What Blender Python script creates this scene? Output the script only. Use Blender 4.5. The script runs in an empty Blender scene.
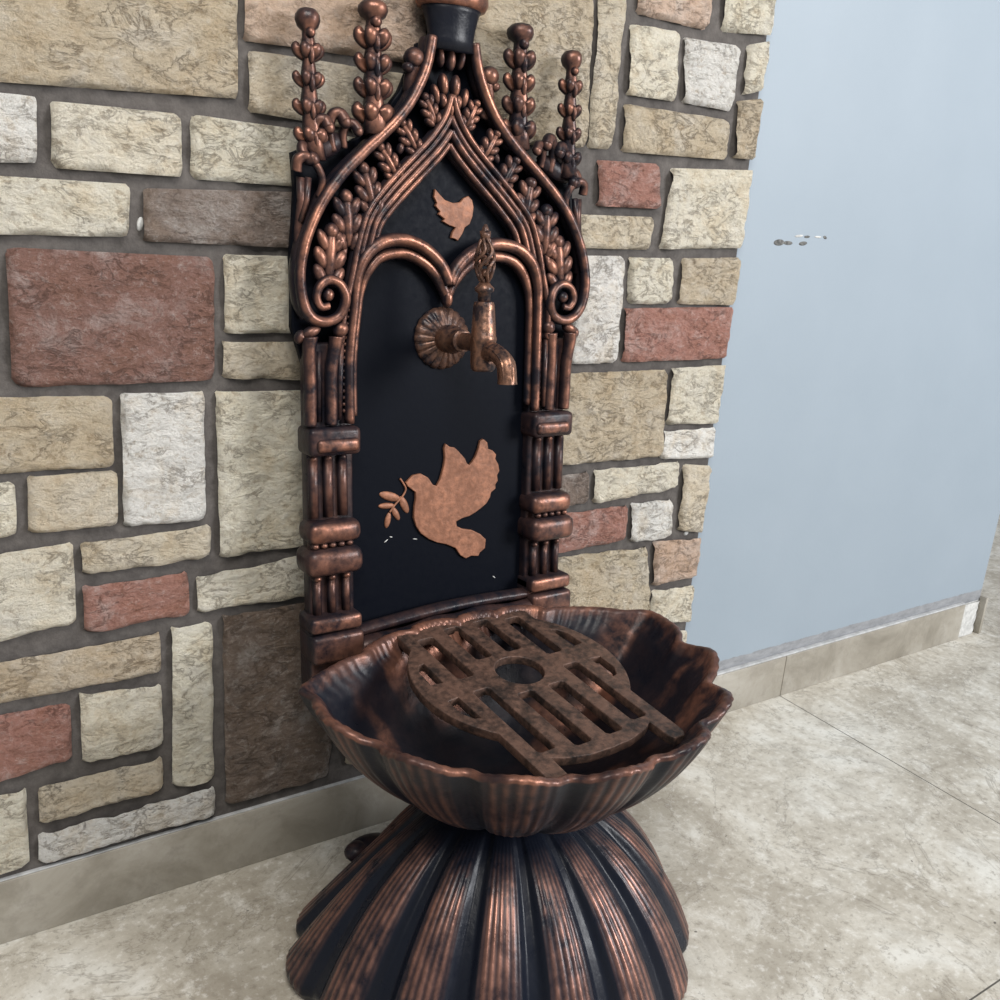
import bpy, math, random
from mathutils import Vector, noise, Matrix
random.seed(4)
S = bpy.context.scene
COL = S.collection
PI = math.pi

# ------------------------------------------------------------------ camera
YAW, PITCH, ROLL, F = 0.5897317646457723, 0.302037754586657, 0.069675159816269, 939.7355878328503
CAM = Vector((-0.6926073549787642, -1.0897020775300514, 0.8953963711730806))
fw = Vector((math.sin(YAW)*math.cos(PITCH), math.cos(YAW)*math.cos(PITCH), -math.sin(PITCH)))
rt0 = Vector((math.cos(YAW), -math.sin(YAW), 0)); up0 = rt0.cross(fw)
rt = math.cos(ROLL)*rt0 + math.sin(ROLL)*up0
up = -math.sin(ROLL)*rt0 + math.cos(ROLL)*up0
cd = bpy.data.cameras.new('camera'); cam = bpy.data.objects.new('camera', cd); COL.objects.link(cam)
cd.sensor_width = 36; cd.lens = 36*F/1000; cd.clip_start = .01
M = Matrix((rt, up, -fw)).transposed().to_4x4(); M.translation = CAM; cam.matrix_world = M
S.camera = cam

def ray(px, py): return fw + rt*((px-500)/F) + up*((500-py)/F)
def on_axis(px, py, ax, val):
    d = ray(px, py); return CAM + d*((val-CAM[ax])/d[ax])
def wall_pt(px, py):
    p = on_axis(px, py, 1, -.006); return (p.x, p.z)

# panel frame: the back panel leans against the wall
XC = -0.105
LEAN = .08
nl = math.hypot(1, LEAN)
EX = Vector((1, 0, 0)); EV = Vector((0, LEAN, 1))/nl; EW = Vector((0, -1, LEAN))/nl
PO = Vector((XC, -.133, 0))
def P(u, v, w): return PO + EX*u + EV*v + EW*w
def PA(u, v, w):                                  # the casting is a little narrower on its left shoulder
    if u < 0: u *= 1-.068*sstep(.70, .80, v)*(1-sstep(.88, .99, v))
    return P(u, v, w)
def uv(px, py, w=0):
    r = ray(px, py); t = (w-(CAM-PO).dot(EW))/r.dot(EW); p = CAM+r*t-PO
    return (p.x, p.dot(EV))
def mid(px, py, u=0):                       # point on the fountain's plane of symmetry
    r = ray(px, py); t = (XC+u-CAM.x)/r.x; p = CAM+r*t-PO
    return (p.dot(EV), p.dot(EW))

# ------------------------------------------------------------------ helpers
def lin(c):
    return tuple(((x/255)/12.92 if x/255 <= .04045 else ((x/255+.055)/1.055)**2.4) for x in c)
def sstep(a, b, x):
    t = max(0, min(1, (x-a)/(b-a))) if b != a else float(x > a)
    return t*t*(3-2*t)
def catmull(pts, n=8, closed=False):
    pts = [Vector(p) for p in pts]; out = []; N = len(pts)
    rng = range(N) if closed else range(N-1)
    for i in rng:
        if closed: a, b, c, d = (pts[(i+k) % N] for k in (-1, 0, 1, 2))
        else: a, b, c, d = pts[max(i-1, 0)], pts[i], pts[i+1], pts[min(i+2, N-1)]
        for k in range(n):
            t = k/n
            out.append(.5*((2*b)+(c-a)*t+(2*a-5*b+4*c-d)*t*t+(3*b-a-3*c+d)*t**3))
    if not closed: out.append(pts[-1])
    return out

class MB:
    def __init__(s): s.v = []; s.f = []; s.r = []      # r: how strongly the copper is rubbed through
    def add(s, vs, fs, rub=1.0):
        o = len(s.v); s.v += [Vector(v) for v in vs]
        s.f += [tuple(i+o for i in f) for f in fs]
        s.r += list(rub) if hasattr(rub, '__len__') else [rub]*len(vs)
    def grid(s, rows, rub=1.0, closed=True, cap0=False, cap1=False):
        n = len(rows[0]); vs = [p for r in rows for p in r]; fs = []
        for i in range(len(rows)-1):
            for j in range(n if closed else n-1):
                k = (j+1) % n
                fs.append((i*n+j, i*n+k, (i+1)*n+k, (i+1)*n+j))
        if cap0: fs.append(tuple(reversed(range(n))))
        if cap1: fs.append(tuple((len(rows)-1)*n+j for j in range(n)))
        s.add(vs, fs, rub)
    def tube(s, path, rad, seg=10, rub=1.0, flat=1.0, ref=Vector((0, 0, 1))):
        path = [Vector(p) for p in path]; n = len(path)
        rows = []
        for i, p in enumerate(path):
            t = (path[min(i+1, n-1)]-path[max(i-1, 0)]).normalized()
            a = t.cross(ref)
            a = a.normalized() if a.length > 1e-4 else Vector((1, 0, 0))
            b = a.cross(t).normalized()
            r = rad(i/(n-1)) if callable(rad) else rad
            rows.append([p + a*(r*math.cos(q)) + b*(r*flat*math.sin(q)) for q in (2*PI*k/seg for k in range(seg))])
        s.grid(rows, rub, True, True, True)
    def lathe(s, c, prof, seg=20, rub=1.0, axis='v', sw=1.0, lobes=0, amp=0.0):
        rows = []
        for r, h in prof:
            row = []
            for k in range(seg):
                q = 2*PI*k/seg; rr = r*(1+amp*math.cos(lobes*q))
                if axis == 'v': row.append(Vector(c)+Vector((rr*math.cos(q), h, -rr*sw*math.sin(q))))
                else: row.append(Vector(c)+Vector((rr*math.cos(q), rr*math.sin(q), h)))
            rows.append(row)
        s.grid(rows, rub, True, True, True)
    def ell(s, c, rx, ry, rz, ang=0, tilt=0, rub=1.0, nu=10, nv=7):
        c = Vector(c); rows = []
        R = Matrix.Rotation(ang, 3, 'Z') @ Matrix.Rotation(tilt, 3, 'X')
        for i in range(nv+1):
            a = PI*i/nv
            a = min(max(a, .05), PI-.05)
            rows.append([c + R @ Vector((rx*math.sin(a)*math.cos(2*PI*k/nu), ry*math.cos(a), -rz*math.sin(a)*math.sin(2*PI*k/nu))) for k in range(nu)])
        s.grid(list(reversed(rows)), rub, True, True, True)
    def rbox(s, c, hx, hy, hz, bev=.003, rub=1.0, n=3):
        # box with rounded edges: rows over the y axis of a rounded rectangle
        c = Vector(c); rows = []
        def ring(ix, iz, y):
            pts = []
            b = min(bev, hx*.9, hz*.9)
            for qx, qz, a0 in ((1, 1, 0), (-1, 1, 90), (-1, -1, 180), (1, -1, 270)):
                for k in range(n+1):
                    a = math.radians(a0+90*k/n)
                    pts.append(c+Vector((qx*(hx-b)+(b-ix)*math.cos(a), y, qz*(hz-b)+(b-iz)*math.sin(a))))
            return list(reversed(pts))
        for i in range(n+1):
            a = PI/2*(1-i/n); rows.append(ring(bev*(1-math.cos(a)), bev*(1-math.cos(a)), -hy+bev*(1-math.sin(a))))
        for i in range(n+1):
            a = PI/2*i/n; rows.append(ring(bev*(1-math.cos(a)), bev*(1-math.cos(a)), hy-bev*(1-math.sin(a))))
        s.grid(rows, rub, True, True, True)
    def build(s, name, mat, parent=None, space=None, origin=None, sharp=None, facing=None, floor_rub=0.0):
        vs = [space(*v) for v in s.v] if space else [Vector(v) for v in s.v]
        if origin is not None: vs = [v-origin for v in vs]
        me = bpy.data.meshes.new(name); me.from_pydata(vs, [], s.f); me.update()
        bm_fix(me)
        r = s.r
        if facing is not None:
            r = [floor_rub+(a-floor_rub)*sstep(.45, .96, n.vector.dot(facing)) for a, n in zip(r, me.vertex_normals)]
        at = me.attributes.new('rub', 'FLOAT', 'POINT'); at.data.foreach_set('value', r)
        me.shade_smooth()
        if sharp: me.set_sharp_from_angle(angle=math.radians(sharp))
        o = bpy.data.objects.new(name, me); COL.objects.link(o)
        if mat: me.materials.append(mat)
        if parent: o.parent = parent
        return o
import bmesh
def bm_fix(me):
    b = bmesh.new(); b.from_mesh(me); bmesh.ops.recalc_face_normals(b, faces=b.faces[:]); b.to_mesh(me); b.free()

def plate(outlines, w0, w1, bevel=0.0, mb=None, rub=1.0):
    """filled flat outline (with holes) extruded from w0 to w1; returned as MB in its own frame"""
    cu = bpy.data.curves.new('tmp', 'CURVE'); cu.dimensions = '2D'; cu.fill_mode = 'BOTH'
    h = (w1-w0)/2; cu.extrude = max(h-bevel, 1e-5); cu.bevel_depth = bevel; cu.bevel_resolution = 2; cu.offset = -bevel
    for ol in outlines:
        sp = cu.splines.new('POLY'); sp.points.add(len(ol)-1); sp.use_cyclic_u = True
        for q, p in zip(sp.points, ol): q.co = (p[0], p[1], 0, 1)
    o = bpy.data.objects.new('tmp', cu); COL.objects.link(o)
    dg = bpy.context.evaluated_depsgraph_get()
    me = bpy.data.meshes.new_from_object(o.evaluated_get(dg))
    mb = mb or MB()
    mb.add([(v.co.x, v.co.y, v.co.z+(w0+w1)/2) for v in me.vertices], [tuple(p.vertices) for p in me.polygons], rub)
    bpy.data.objects.remove(o); bpy.data.curves.remove(cu); bpy.data.meshes.remove(me)
    return mb

# ------------------------------------------------------------------ materials
class NT:
    def __init__(s, name):
        s.m = bpy.data.materials.new(name); s.m.use_nodes = True; s.t = s.m.node_tree; s.t.nodes.clear()
        s.out = s.n('ShaderNodeOutputMaterial'); s.b = s.n('ShaderNodeBsdfPrincipled')
        s.l(s.b.outputs[0], s.out.inputs[0])
    def n(s, ty, **kw):
        x = s.t.nodes.new(ty)
        for k, v in kw.items(): setattr(x, k, v)
        return x
    def l(s, a, b): s.t.links.new(a, b)
    def coord(s, kind='Object'): return s.n('ShaderNodeTexCoord').outputs[kind]
    def noise(s, vec, scale, detail=4, rough=.55, dist=0, sc=None):
        if sc:
            mp = s.n('ShaderNodeMapping'); mp.inputs['Scale'].default_value = sc; s.l(vec, mp.inputs[0]); vec = mp.outputs[0]
        x = s.n('ShaderNodeTexNoise'); x.inputs['Scale'].default_value = scale; x.inputs['Detail'].default_value = detail
        x.inputs['Roughness'].default_value = rough; x.inputs['Distortion'].default_value = dist
        s.l(vec, x.inputs['Vector']); return x.outputs['Fac']
    def ramp(s, fac, stops):
        x = s.n('ShaderNodeValToRGB'); e = x.color_ramp.elements
        while len(e) < len(stops): e.new(.5)
        for q, (p, c) in zip(e, stops):
            q.position = p; q.color = (c, c, c, 1) if isinstance(c, (int, float)) else (*c, 1)
        s.l(fac, x.inputs[0]); return x.outputs[0]
    def math(s, op, a, b=None, clamp=False):
        x = s.n('ShaderNodeMath', operation=op, use_clamp=clamp)
        for i, v in enumerate((a, b)):
            if v is None: continue
            if isinstance(v, (int, float)): x.inputs[i].default_value = v
            else: s.l(v, x.inputs[i])
        return x.outputs[0]
    def mix(s, fac, a, b, mode='MIX'):
        x = s.n('ShaderNodeMix', data_type='RGBA', blend_type=mode)
        for sock, v in ((x.inputs['Factor'], fac), (x.inputs[6], a), (x.inputs[7], b)):
            if isinstance(v, (int, float)): sock.default_value = v
            elif isinstance(v, tuple): sock.default_value = (*v, 1)
            else: s.l(v, sock)
        return x.outputs[2]
    def bump(s, h, strength, dist=.01):
        x = s.n('ShaderNodeBump'); x.inputs['Strength'].default_value = strength; x.inputs['Distance'].default_value = dist
        s.l(h, x.inputs['Height']); s.l(x.outputs[0], s.b.inputs['Normal'])
    def set(s, **kw):
        for k, v in kw.items():
            k = k.replace('_', ' ')
            if isinstance(v, (int, float)): s.b.inputs[k].default_value = v
            elif isinstance(v, tuple): s.b.inputs[k].default_value = (*v, 1)
            else: s.l(v, s.b.inputs[k])

COPPER = (.335, .150, .098); DARK = (.0075, .0085, .0135)
def patina(name, amount=1.0, streak=(1, 1, 1), copper=COPPER, dark=DARK, rough=.33, scale=26, metal=.85, spec=.2, bmp=.28):
    m = NT(name); c = m.coord()
    a = m.n('ShaderNodeAttribute', attribute_name='rub').outputs['Fac']
    n1 = m.noise(c, scale, 5, .65, 0, streak); n2 = m.noise(c, scale*5, 4, .6, 0, streak)
    k = m.math('ADD', m.math('MULTIPLY', n1, .75), m.math('MULTIPLY', n2, .4))      # around .57
    wear = m.ramp(k, [(.46, .06), (.66, 1.0)])
    f = m.math('MULTIPLY', m.math('MULTIPLY', a, wear), amount, clamp=True)
    tone = m.ramp(n2, [(.3, tuple(x*.62 for x in copper)), (.7, tuple(min(1, x*1.2) for x in copper))])
    m.set(Base_Color=m.mix(f, dark, tone), Metallic=m.math('MULTIPLY', f, metal),
          Roughness=m.ramp(n2, [(.3, rough-.07), (.7, rough+.12)]))
    spec = m.math('ADD', m.math('MULTIPLY', f, .3), spec)
    m.bump(n2, bmp, .003); m.set(Specular_IOR_Level=spec)
    return m.m
M_PANEL = patina('rubbed_copper_relief', scale=13)
M_SHELL = patina('striated_copper_shell', 1.1, (1, 1, .6), rough=.30, scale=12, copper=(.33, .165, .122), dark=(.0075, .0095, .0165))
M_BASIN = patina('stained_copper_bowl', 1.0, (1, 1, 1), scale=9, rough=.34)
M_GRATE = patina('brown_cast_iron', .50, copper=(.24, .135, .098), dark=(.018, .0145, .0135), rough=.42, metal=.6)
M_TAP = patina('brushed_bronze_tap', 1.0, copper=(.30, .155, .10), rough=.30, metal=.9)
M_DOVE = patina('flat_copper_paint', 1.0, copper=(.30, .130, .074), dark=(.19, .084, .050), rough=.5, metal=.25)
M_DARK = patina('black_panel_lacquer', .0, dark=(.0036, .0046, .0080), rough=.44, spec=.06, bmp=.05)

# ------------------------------------------------------------------ room
def prop(o, label=None, cat=None, group=None, kind=None):
    if label: o['label'] = label
    if cat: o['category'] = cat
    if group: o['group'] = group
    if kind: o['kind'] = kind
    return o
def box_mesh(name, lo, hi, mat, parent=None, bev=0.0):
    m = MB(); c = [(lo[i]+hi[i])/2 for i in range(3)]; h = [(hi[i]-lo[i])/2 for i in range(3)]
    if bev: m.rbox(c, *h, bev=bev)
    else:
        vs = [(lo[0] if i & 1 == 0 else hi[0], lo[1] if i & 2 == 0 else hi[1], lo[2] if i & 4 == 0 else hi[2]) for i in range(8)]
        m.add(vs, [(0, 1, 3, 2), (4, 6, 7, 5), (0, 4, 5, 1), (2, 3, 7, 6), (0, 2, 6, 4), (1, 5, 7, 3)])
    return m.build(name, mat, parent, sharp=30)

X_EDGE = wall_pt(727, 330)[0]                     # where the stone covering stops
X_JOINT = on_axis(775, 693, 2, 0).x               # floor joint and skirting joint
X_END = on_axis(981, 593, 1, 0).x                 # free end of the wall
Y_JOINT = on_axis(985, 990, 2, 0).y

# floor tiles
m = NT('marbled_stone_tile'); c = m.coord()
n1 = m.noise(c, 4.2, 10, .66, .9); n2 = m.noise(c, 15, 9, .74, .5); n3 = m.noise(c, 70, 7, .72)
base = m.ramp(n1, [(.30, (.36, .325, .27)), (.44, (.50, .465, .40)), (.54, (.62, .59, .525)), (.66, (.74, .73, .685))])
base = m.mix(m.ramp(n2, [(.36, .55), (.52, 0.0)]), base, (.35, .315, .26))
base = m.mix(m.ramp(n2, [(.54, 0.0), (.68, .75)]), base, (.80, .79, .75))
base = m.mix(m.ramp(n3, [(.36, .65), (.46, 0.0)]), base, (.30, .27, .225))
base = m.mix(m.ramp(n3, [(.54, 0.0), (.64, .5)]), base, (.86, .85, .82))
wv = m.noise(c, 2.3, 7, .68, 2.2); vein = m.ramp(m.math('ABSOLUTE', m.math('SUBTRACT', wv, .5)), [(0.0, .5), (.012, 0.0)])
base = m.mix(vein, base, (.20, .175, .145))
n4 = m.noise(c, 38, 2, .5); base = m.mix(m.ramp(n4, [(.235, .85), (.25, 0.0)]), base, (.10, .09, .08))
sx = m.n('ShaderNodeSeparateXYZ'); m.l(c, sx.inputs[0])
def joint(coord, off, period, half):
    q = m.math('SUBTRACT', coord, off); q = m.math('DIVIDE', q, period)
    q = m.math('ABSOLUTE', m.math('SUBTRACT', q, m.math('ROUND', q)))
    return m.math('LESS_THAN', q, half/period)
g = m.math('MAXIMUM', joint(sx.outputs[0], X_JOINT, 2.4, .0011), joint(sx.outputs[1], Y_JOINT, 2.4, .0011))
base = m.mix(g, base, (.10, .092, .08))
base = m.mix(1.0, base, (.86, .85, .83), 'MULTIPLY')
m.set(Base_Color=base, Roughness=m.ramp(n2, [(.3, .34), (.7, .5)])); m.bump(m.math('SUBTRACT', n2, m.math('MULTIPLY', g, 2)), .12, .003)
M_FLOOR = m.m
fl = box_mesh('floor', (-2.6, -3.6, -.06), (4.5, 3.5, 0), M_FLOOR); prop(fl, kind='structure')

# painted wall with unpainted grey strip at its foot
m = NT('pale_blue_wall_paint'); c = m.coord(); sx = m.n('ShaderNodeSeparateXYZ'); m.l(c, sx.inputs[0])
n1 = m.noise(c, 5, 4, .6); n2 = m.noise(c, 120, 3, .6); n3 = m.noise(c, 26, 6, .7, 0, (1, 1, 2.5))
base = m.ramp(n1, [(.3, (.255, .306, .357)), (.7, (.272, .323, .375))])
strip = m.math('LESS_THAN', m.math('ADD', sx.outputs[2], m.math('MULTIPLY', m.math('SUBTRACT', n3, .5), .012)), .111)
base = m.mix(m.math('MULTIPLY', strip, .85), base, m.ramp(n3, [(.35, (.17, .17, .175)), (.65, (.30, .30, .31))]))
n5 = m.noise(c, 30, 2, .5); base = m.mix(m.ramp(n5, [(.225, .6), (.245, 0.0)]), base, (.20, .21, .22))
m.set(Base_Color=base, Roughness=.55); m.bump(n2, .08, .002)
M_PAINT = m.m
wl = box_mesh('wall_back', (-2.4, 0, 0), (X_END, .22, 2.6), M_PAINT); prop(wl, kind='structure')

def flat_blob(name, px, py, rx, rz, ang, mat, parent, depth=.0012, yb=0.0):
    p = on_axis(px, py, 1, yb); mb = MB()
    mb.ell((0, 0, 0), rx, rz, depth, ang)
    return mb.build(name, mat, parent, space=lambda u, v, w: Vector((p.x+u, yb-w, p.z+v)))
m = NT('bare_plaster'); c = m.coord(); n = m.noise(c, 90, 5); m.set(Base_Color=m.ramp(n, [(.3, (.40, .40, .39)), (.7, (.62, .62, .60))]), Roughness=.9); m.bump(n, .6, .004); M_PLASTER = m.m
m = NT('dark_gouge'); c = m.coord(); n = m.noise(c, 150, 4); m.set(Base_Color=m.ramp(n, [(.35, (.06, .06, .06)), (.7, (.22, .22, .21))]), Roughness=.9); M_GOUGE = m.m
for (px, py, rx, rz, a, mat) in ((779, 242.5, .0085, .0030, .05, M_GOUGE), (788, 243, .0075, .0019, .0, M_GOUGE), (803, 243.5, .0068, .0020, .1, M_GOUGE),
                                 (807, 236.8, .0050, .0012, .05, M_GOUGE), (825, 237.5, .0034, .0015, -.3, M_GOUGE), (799, 236, .007, .0012, .1, M_PLASTER), (818, 237, .006, .001, 0, M_PLASTER)):
    flat_blob('paint_chip', px, py, rx*1.5, rz*1.7, a, mat, wl)

# skirting tiles
m = NT('taupe_skirting_tile'); c = m.coord(); n1 = m.noise(c, 6, 7, .65, 1.0); n2 = m.noise(c, 45, 6, .7)
base = m.ramp(n1, [(.32, (.20, .18, .145)), (.5, (.295, .27, .225)), (.68, (.385, .36, .315))])
base = m.mix(m.ramp(n2, [(.33, .45), (.5, 0.0)]), base, (.20, .18, .15))
m.set(Base_Color=base, Roughness=.42); m.bump(n2, .06, .002); M_SKIRT = m.m
m = NT('white_grout'); c = m.coord(); n = m.noise(c, 70, 4); m.set(Base_Color=m.ramp(n, [(.3, (.34, .345, .35)), (.7, (.52, .525, .53))]), Roughness=.8); M_GROUT = m.m
BH = .0875
b1 = box_mesh('baseboard_left', (-2.4, -.011, 0), (X_JOINT-.0006, 0, BH), M_SKIRT, bev=.0012); prop(b1, kind='structure')
b2 = box_mesh('baseboard_right', (X_JOINT+.0006, -.011, 0), (X_END-.075, 0, BH), M_SKIRT, bev=.0012); prop(b2, kind='structure')
q = box_mesh('grout_line', (X_EDGE+.002, -.0095, BH), (X_END-.075, 0, BH+.0035), M_GROUT, b2, bev=.001)
q = box_mesh('grout_line', (-2.4, -.0095, BH), (X_EDGE+.002, -.0002, BH+.002), M_GROUT, b1, bev=.0008)
# broken corner: bare plaster and the side tile standing proud
mb = MB(); rows = []
for i in range(9):
    z = .0005+(BH-.004)*i/8
    rows.append([Vector((X_END-.075+.004*noise.noise((z*60, 1, 0)) + (.075+.003*noise.noise((z*50, 5, 0)))*k/6 - .012*z*(k == 0), -.0045-.0022*noise.noise((k*1.3, z*70, 3))-(.002 if 0 < k < 6 else -.0035), z)) for k in range(7)])
mb.grid(rows, closed=False)
# give the plaster a back so that it is solid
back = [[Vector((p.x, -.0003, p.z)) for p in r] for r in rows]; mb.grid(back, closed=False)
pl = mb.build('broken_plaster', M_PLASTER, b2)
ct = box_mesh('corner_tile', (X_END+.0005, -.016, .0005), (X_END+.010, .2, BH+.006), M_SKIRT, b2, bev=.0015)

# stone covering ------------------------------------------------------------
m = NT('textured_stone_blocks'); c = m.coord()
a = m.n('ShaderNodeAttribute', attribute_name='stone').outputs['Color']
n1 = m.noise(c, 17, 7, .68, .5); n2 = m.noise(c, 62, 8, .78, .25, (1, 1, 1.35)); n3 = m.noise(c, 170, 6, .8, .1, (1, 1, 1.2))
col = m.mix(m.ramp(n1, [(.36, .50), (.5, 0.0)]), a, m.mix(1.0, a, (.84, .73, .58), 'MULTIPLY'))
col = m.mix(m.ramp(n1, [(.52, 0.0), (.66, .45)]), col, m.mix(.6, a, (.80, .79, .77)))
col = m.mix(m.ramp(n2, [(.36, .70), (.46, 0.0)]), col, m.mix(1.0, a, (.56, .47, .37), 'MULTIPLY'))
col = m.mix(m.ramp(n2, [(.54, 0.0), (.66, .5)]), col, m.mix(.42, a, (1.0, .985, .95)))
col = m.mix(m.ramp(n3, [(.37, .45), (.45, 0.0)]), col, m.mix(1.0, a, (.50, .43, .36), 'MULTIPLY'))
col = m.mix(m.ramp(n3, [(.56, 0.0), (.66, .40)]), col, m.mix(.40, a, (1.0, .985, .95)))
cr = m.noise(c, 30, 7, .66, .6, (1, 1, 1.9)); pm = m.noise(c, 22, 3, .5)
crk = m.math('MULTIPLY', m.ramp(m.math('ABSOLUTE', m.math('SUBTRACT', cr, .5)), [(0.0, 1.0), (.028, 0.0)]), m.ramp(pm, [(.44, 0.0), (.54, 1.0)]))
col = m.mix(m.math('MULTIPLY', crk, .62), col, m.mix(1.0, a, (.36, .30, .25), 'MULTIPLY'))
hgt = m.math('SUBTRACT', m.math('ADD', m.math('MULTIPLY', n2, 1.1), m.math('ADD', m.math('MULTIPLY', n3, .5), m.math('MULTIPLY', cr, 1.2))), m.math('MULTIPLY', crk, .35))
m.set(Base_Color=col, Roughness=.7); m.bump(hgt, 1.0, .012); M_STONE = m.m
m = NT('grey_mortar'); c = m.coord(); n1 = m.noise(c, 60, 6, .7); n2 = m.noise(c, 9, 3)
m.set(Base_Color=m.mix(m.ramp(n2, [(.3, 0.0), (.7, 1.0)]), m.ramp(n1, [(.3, (.045, .039, .036)), (.7, (.105, .094, .087))]), m.ramp(n1, [(.3, (.06, .052, .048)), (.7, (.125, .112, .104))])), Roughness=.85); m.bump(n1, .4, .004); M_MORTAR = m.m

CREAM = lin((246, 238, 218)); TAN = lin((214, 198, 172)); RED = lin((150, 112, 100)); BROWN = lin((146, 130, 120)); WHITE = lin((252, 249, 243)); DKB = lin((128, 112, 100)); PINK = lin((220, 192, 170)); REDL = lin((180, 130, 116))
LTAN = lin((230, 216, 192))
stones = [  # corners in order top-left, top-right, bottom-right, bottom-left
 ([(-60, -60), (238, -50), (236, 99), (-60, 78)], TAN), ([(243, -50), (425, -40), (425, 66), (243, 41)], PINK),
 ([(248, 50), (428, 78), (428, 142), (248, 112)], LTAN), ([(-60, 86), (36, 97), (36, 163), (-60, 162)], WHITE),
 ([(50, 101), (181, 114), (181, 177), (51, 168)], CREAM), ([(190, 114), (428, 148), (428, 196), (190, 179)], CREAM),
 ([(-60, 172), (130, 184), (128, 237), (-60, 233)], CREAM), ([(143, 188), (300, 192), (300, 248), (143, 241)], BROWN),
 ([(5, 247), (213, 257), (213, 379), (12, 388)], RED), ([(-70, 246), (-4, 247), (-1, 386), (-70, 390)], TAN), ([(223, 254), (330, 257), (330, 333), (224, 333)], CREAM),
 ([(222, 341), (330, 342), (330, 380), (222, 378)], LTAN), ([(-60, 397), (112, 396), (113, 466), (-60, 477)], TAN),
 ([(120, 393), (203, 391), (205, 519), (123, 526)], WHITE), ([(215, 391), (330, 389), (330, 540), (219, 557)], CREAM),
 ([(-60, 489), (15, 481), (16, 535), (-60, 545)], CREAM), ([(27, 476), (117, 470), (117, 525), (28, 533)], LTAN),
 ([(80, 543), (211, 524), (211, 556), (82, 574)], LTAN), ([(82, 586), (187, 571), (188, 614), (84, 633)], REDL),
 ([(-60, 562), (73, 542), (76, 622), (-60, 654)], CREAM), ([(196, 577), (330, 549), (330, 592), (197, 612)], CREAM),
 ([(-60, 671), (159, 632), (161, 672), (-60, 714)], TAN), ([(171, 627), (212, 621), (213, 778), (172, 787)], CREAM),
 ([(222, 615), (334, 596), (330, 774), (225, 805)], DKB), ([(-60, 722), (70, 703), (72, 757), (-60, 798)], REDL),
 ([(79, 693), (161, 684), (163, 745), (82, 763)], CREAM), ([(38, 788), (162, 756), (163, 788), (39, 823)], LTAN),
 ([(-60, 806), (26, 788), (29, 862), (-60, 893)], CREAM), ([(38, 834), (214, 786), (215, 813), (38, 863)], WHITE),
 ([(436, -50), (588, -40), (585, 148), (436, 140)], TAN),
 ([(598, -50), (627, -50), (612, 150), (587, 148)], LTAN), ([(635, -50), (716, -50), (706, 31), (636, 14)], PINK),
 ([(722, -50), (800, -50), (800, 43), (721, 32)], CREAM), ([(630, 24), (679, 32), (675, 102), (626, 95)], CREAM),
 ([(684, 37), (739, 46), (731, 112), (682, 103)], WHITE), ([(747, 45), (800, 49), (800, 98), (742, 95)], CREAM),
 ([(624, 104), (727, 120), (725, 160), (621, 152)], TAN), ([(737, 101), (800, 106), (800, 166), (732, 158)], TAN),
 ([(597, 160), (658, 164), (659, 209), (596, 206)], REDL), ([(671, 168), (800, 176), (800, 251), (659, 249)], CREAM),
 ([(520, 212), (652, 217), (650, 250), (520, 246)], LTAN), ([(578, 255), (624, 256), (615, 362), (567, 364)], WHITE),
 ([(629, 257), (673, 258), (669, 304), (627, 304)], CREAM), ([(682, 258), (800, 260), (800, 305), (677, 304)], TAN),
 ([(624, 308), (800, 307), (800, 355), (621, 362)], REDL), ([(520, 375), (667, 369), (660, 456), (520, 468)], TAN),
 ([(672, 368), (800, 361), (800, 415), (665, 425)], CREAM), ([(664, 431), (800, 419), (800, 447), (659, 459)], WHITE),
 ([(594, 470), (678, 461), (676, 488), (592, 503)], CREAM), ([(530, 478), (587, 471), (587, 502), (530, 511)], BROWN),
 ([(683, 464), (800, 454), (800, 514), (677, 530)], LTAN), ([(520, 518), (626, 505), (625, 540), (520, 558)], REDL),
 ([(631, 503), (671, 499), (670, 536), (629, 542)], WHITE), ([(520, 562), (646, 546), (648, 612), (520, 628)], TAN),
 ([(653, 541), (800, 519), (800, 554), (651, 585)], PINK), ([(652, 590), (800, 562), (800, 594), (648, 621)], CREAM), ([(640, 630), (800, 602), (800, 640), (640, 672)], CREAM),
 ([(440, 158), (560, 170), (560, 202), (440, 192)], TAN), ([(310, 204), (512, 212), (512, 250), (310, 245)], LTAN), ([(340, 258), (450, 259), (450, 378), (340, 380)], TAN),
 ([(460, 258), (570, 256), (560, 368), (460, 372)], CREAM), ([(340, 388), (510, 379), (510, 460), (340, 470)], PINK), ([(340, 480), (510, 470), (510, 560), (340, 590)], LTAN), ([(340, 600), (630, 560), (630, 630), (340, 690)], TAN),
 ([(345, 700), (480, 670), (480, 735), (345, 765)], LTAN), ([(490, 668), (630, 640), (630, 690), (490, 730)], CREAM),
]
def stone_pt(p):                                   # the top row runs on above the frame up to the next course
    x, z = wall_pt(*p)
    return (x, z) if p[1] > -40 else (x, 1.357 if p[0] > 430 else 1.167)
quads = [([stone_pt(p) for p in q], c) for q, c in stones]
ZB = BH+.004
def filler(x0, x1, z0, z1):
    z = z0
    while z < z1-.03:
        h = min(random.choice((.06, .08, .11)), z1-z); x = x0
        while x < x1-.03:
            w = min(random.uniform(.09, .22), x1-x)
            quads.append(([(x+.005, z+h-.005), (x+w-.005, z+h-.005), (x+w-.005, z+.005), (x+.005, z+.005)], random.choice((CREAM, TAN, LTAN, CREAM, WHITE, PINK, REDL, BROWN))))
            x += w
        z += h
filler(-1.6, -.70, ZB, 1.7); XM = wall_pt(431, -45)[0]; filler(-.70, XM, 1.17, 1.7); filler(XM, X_EDGE-.004, 1.36, 1.7)
wm = MB(); wcol = []
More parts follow.
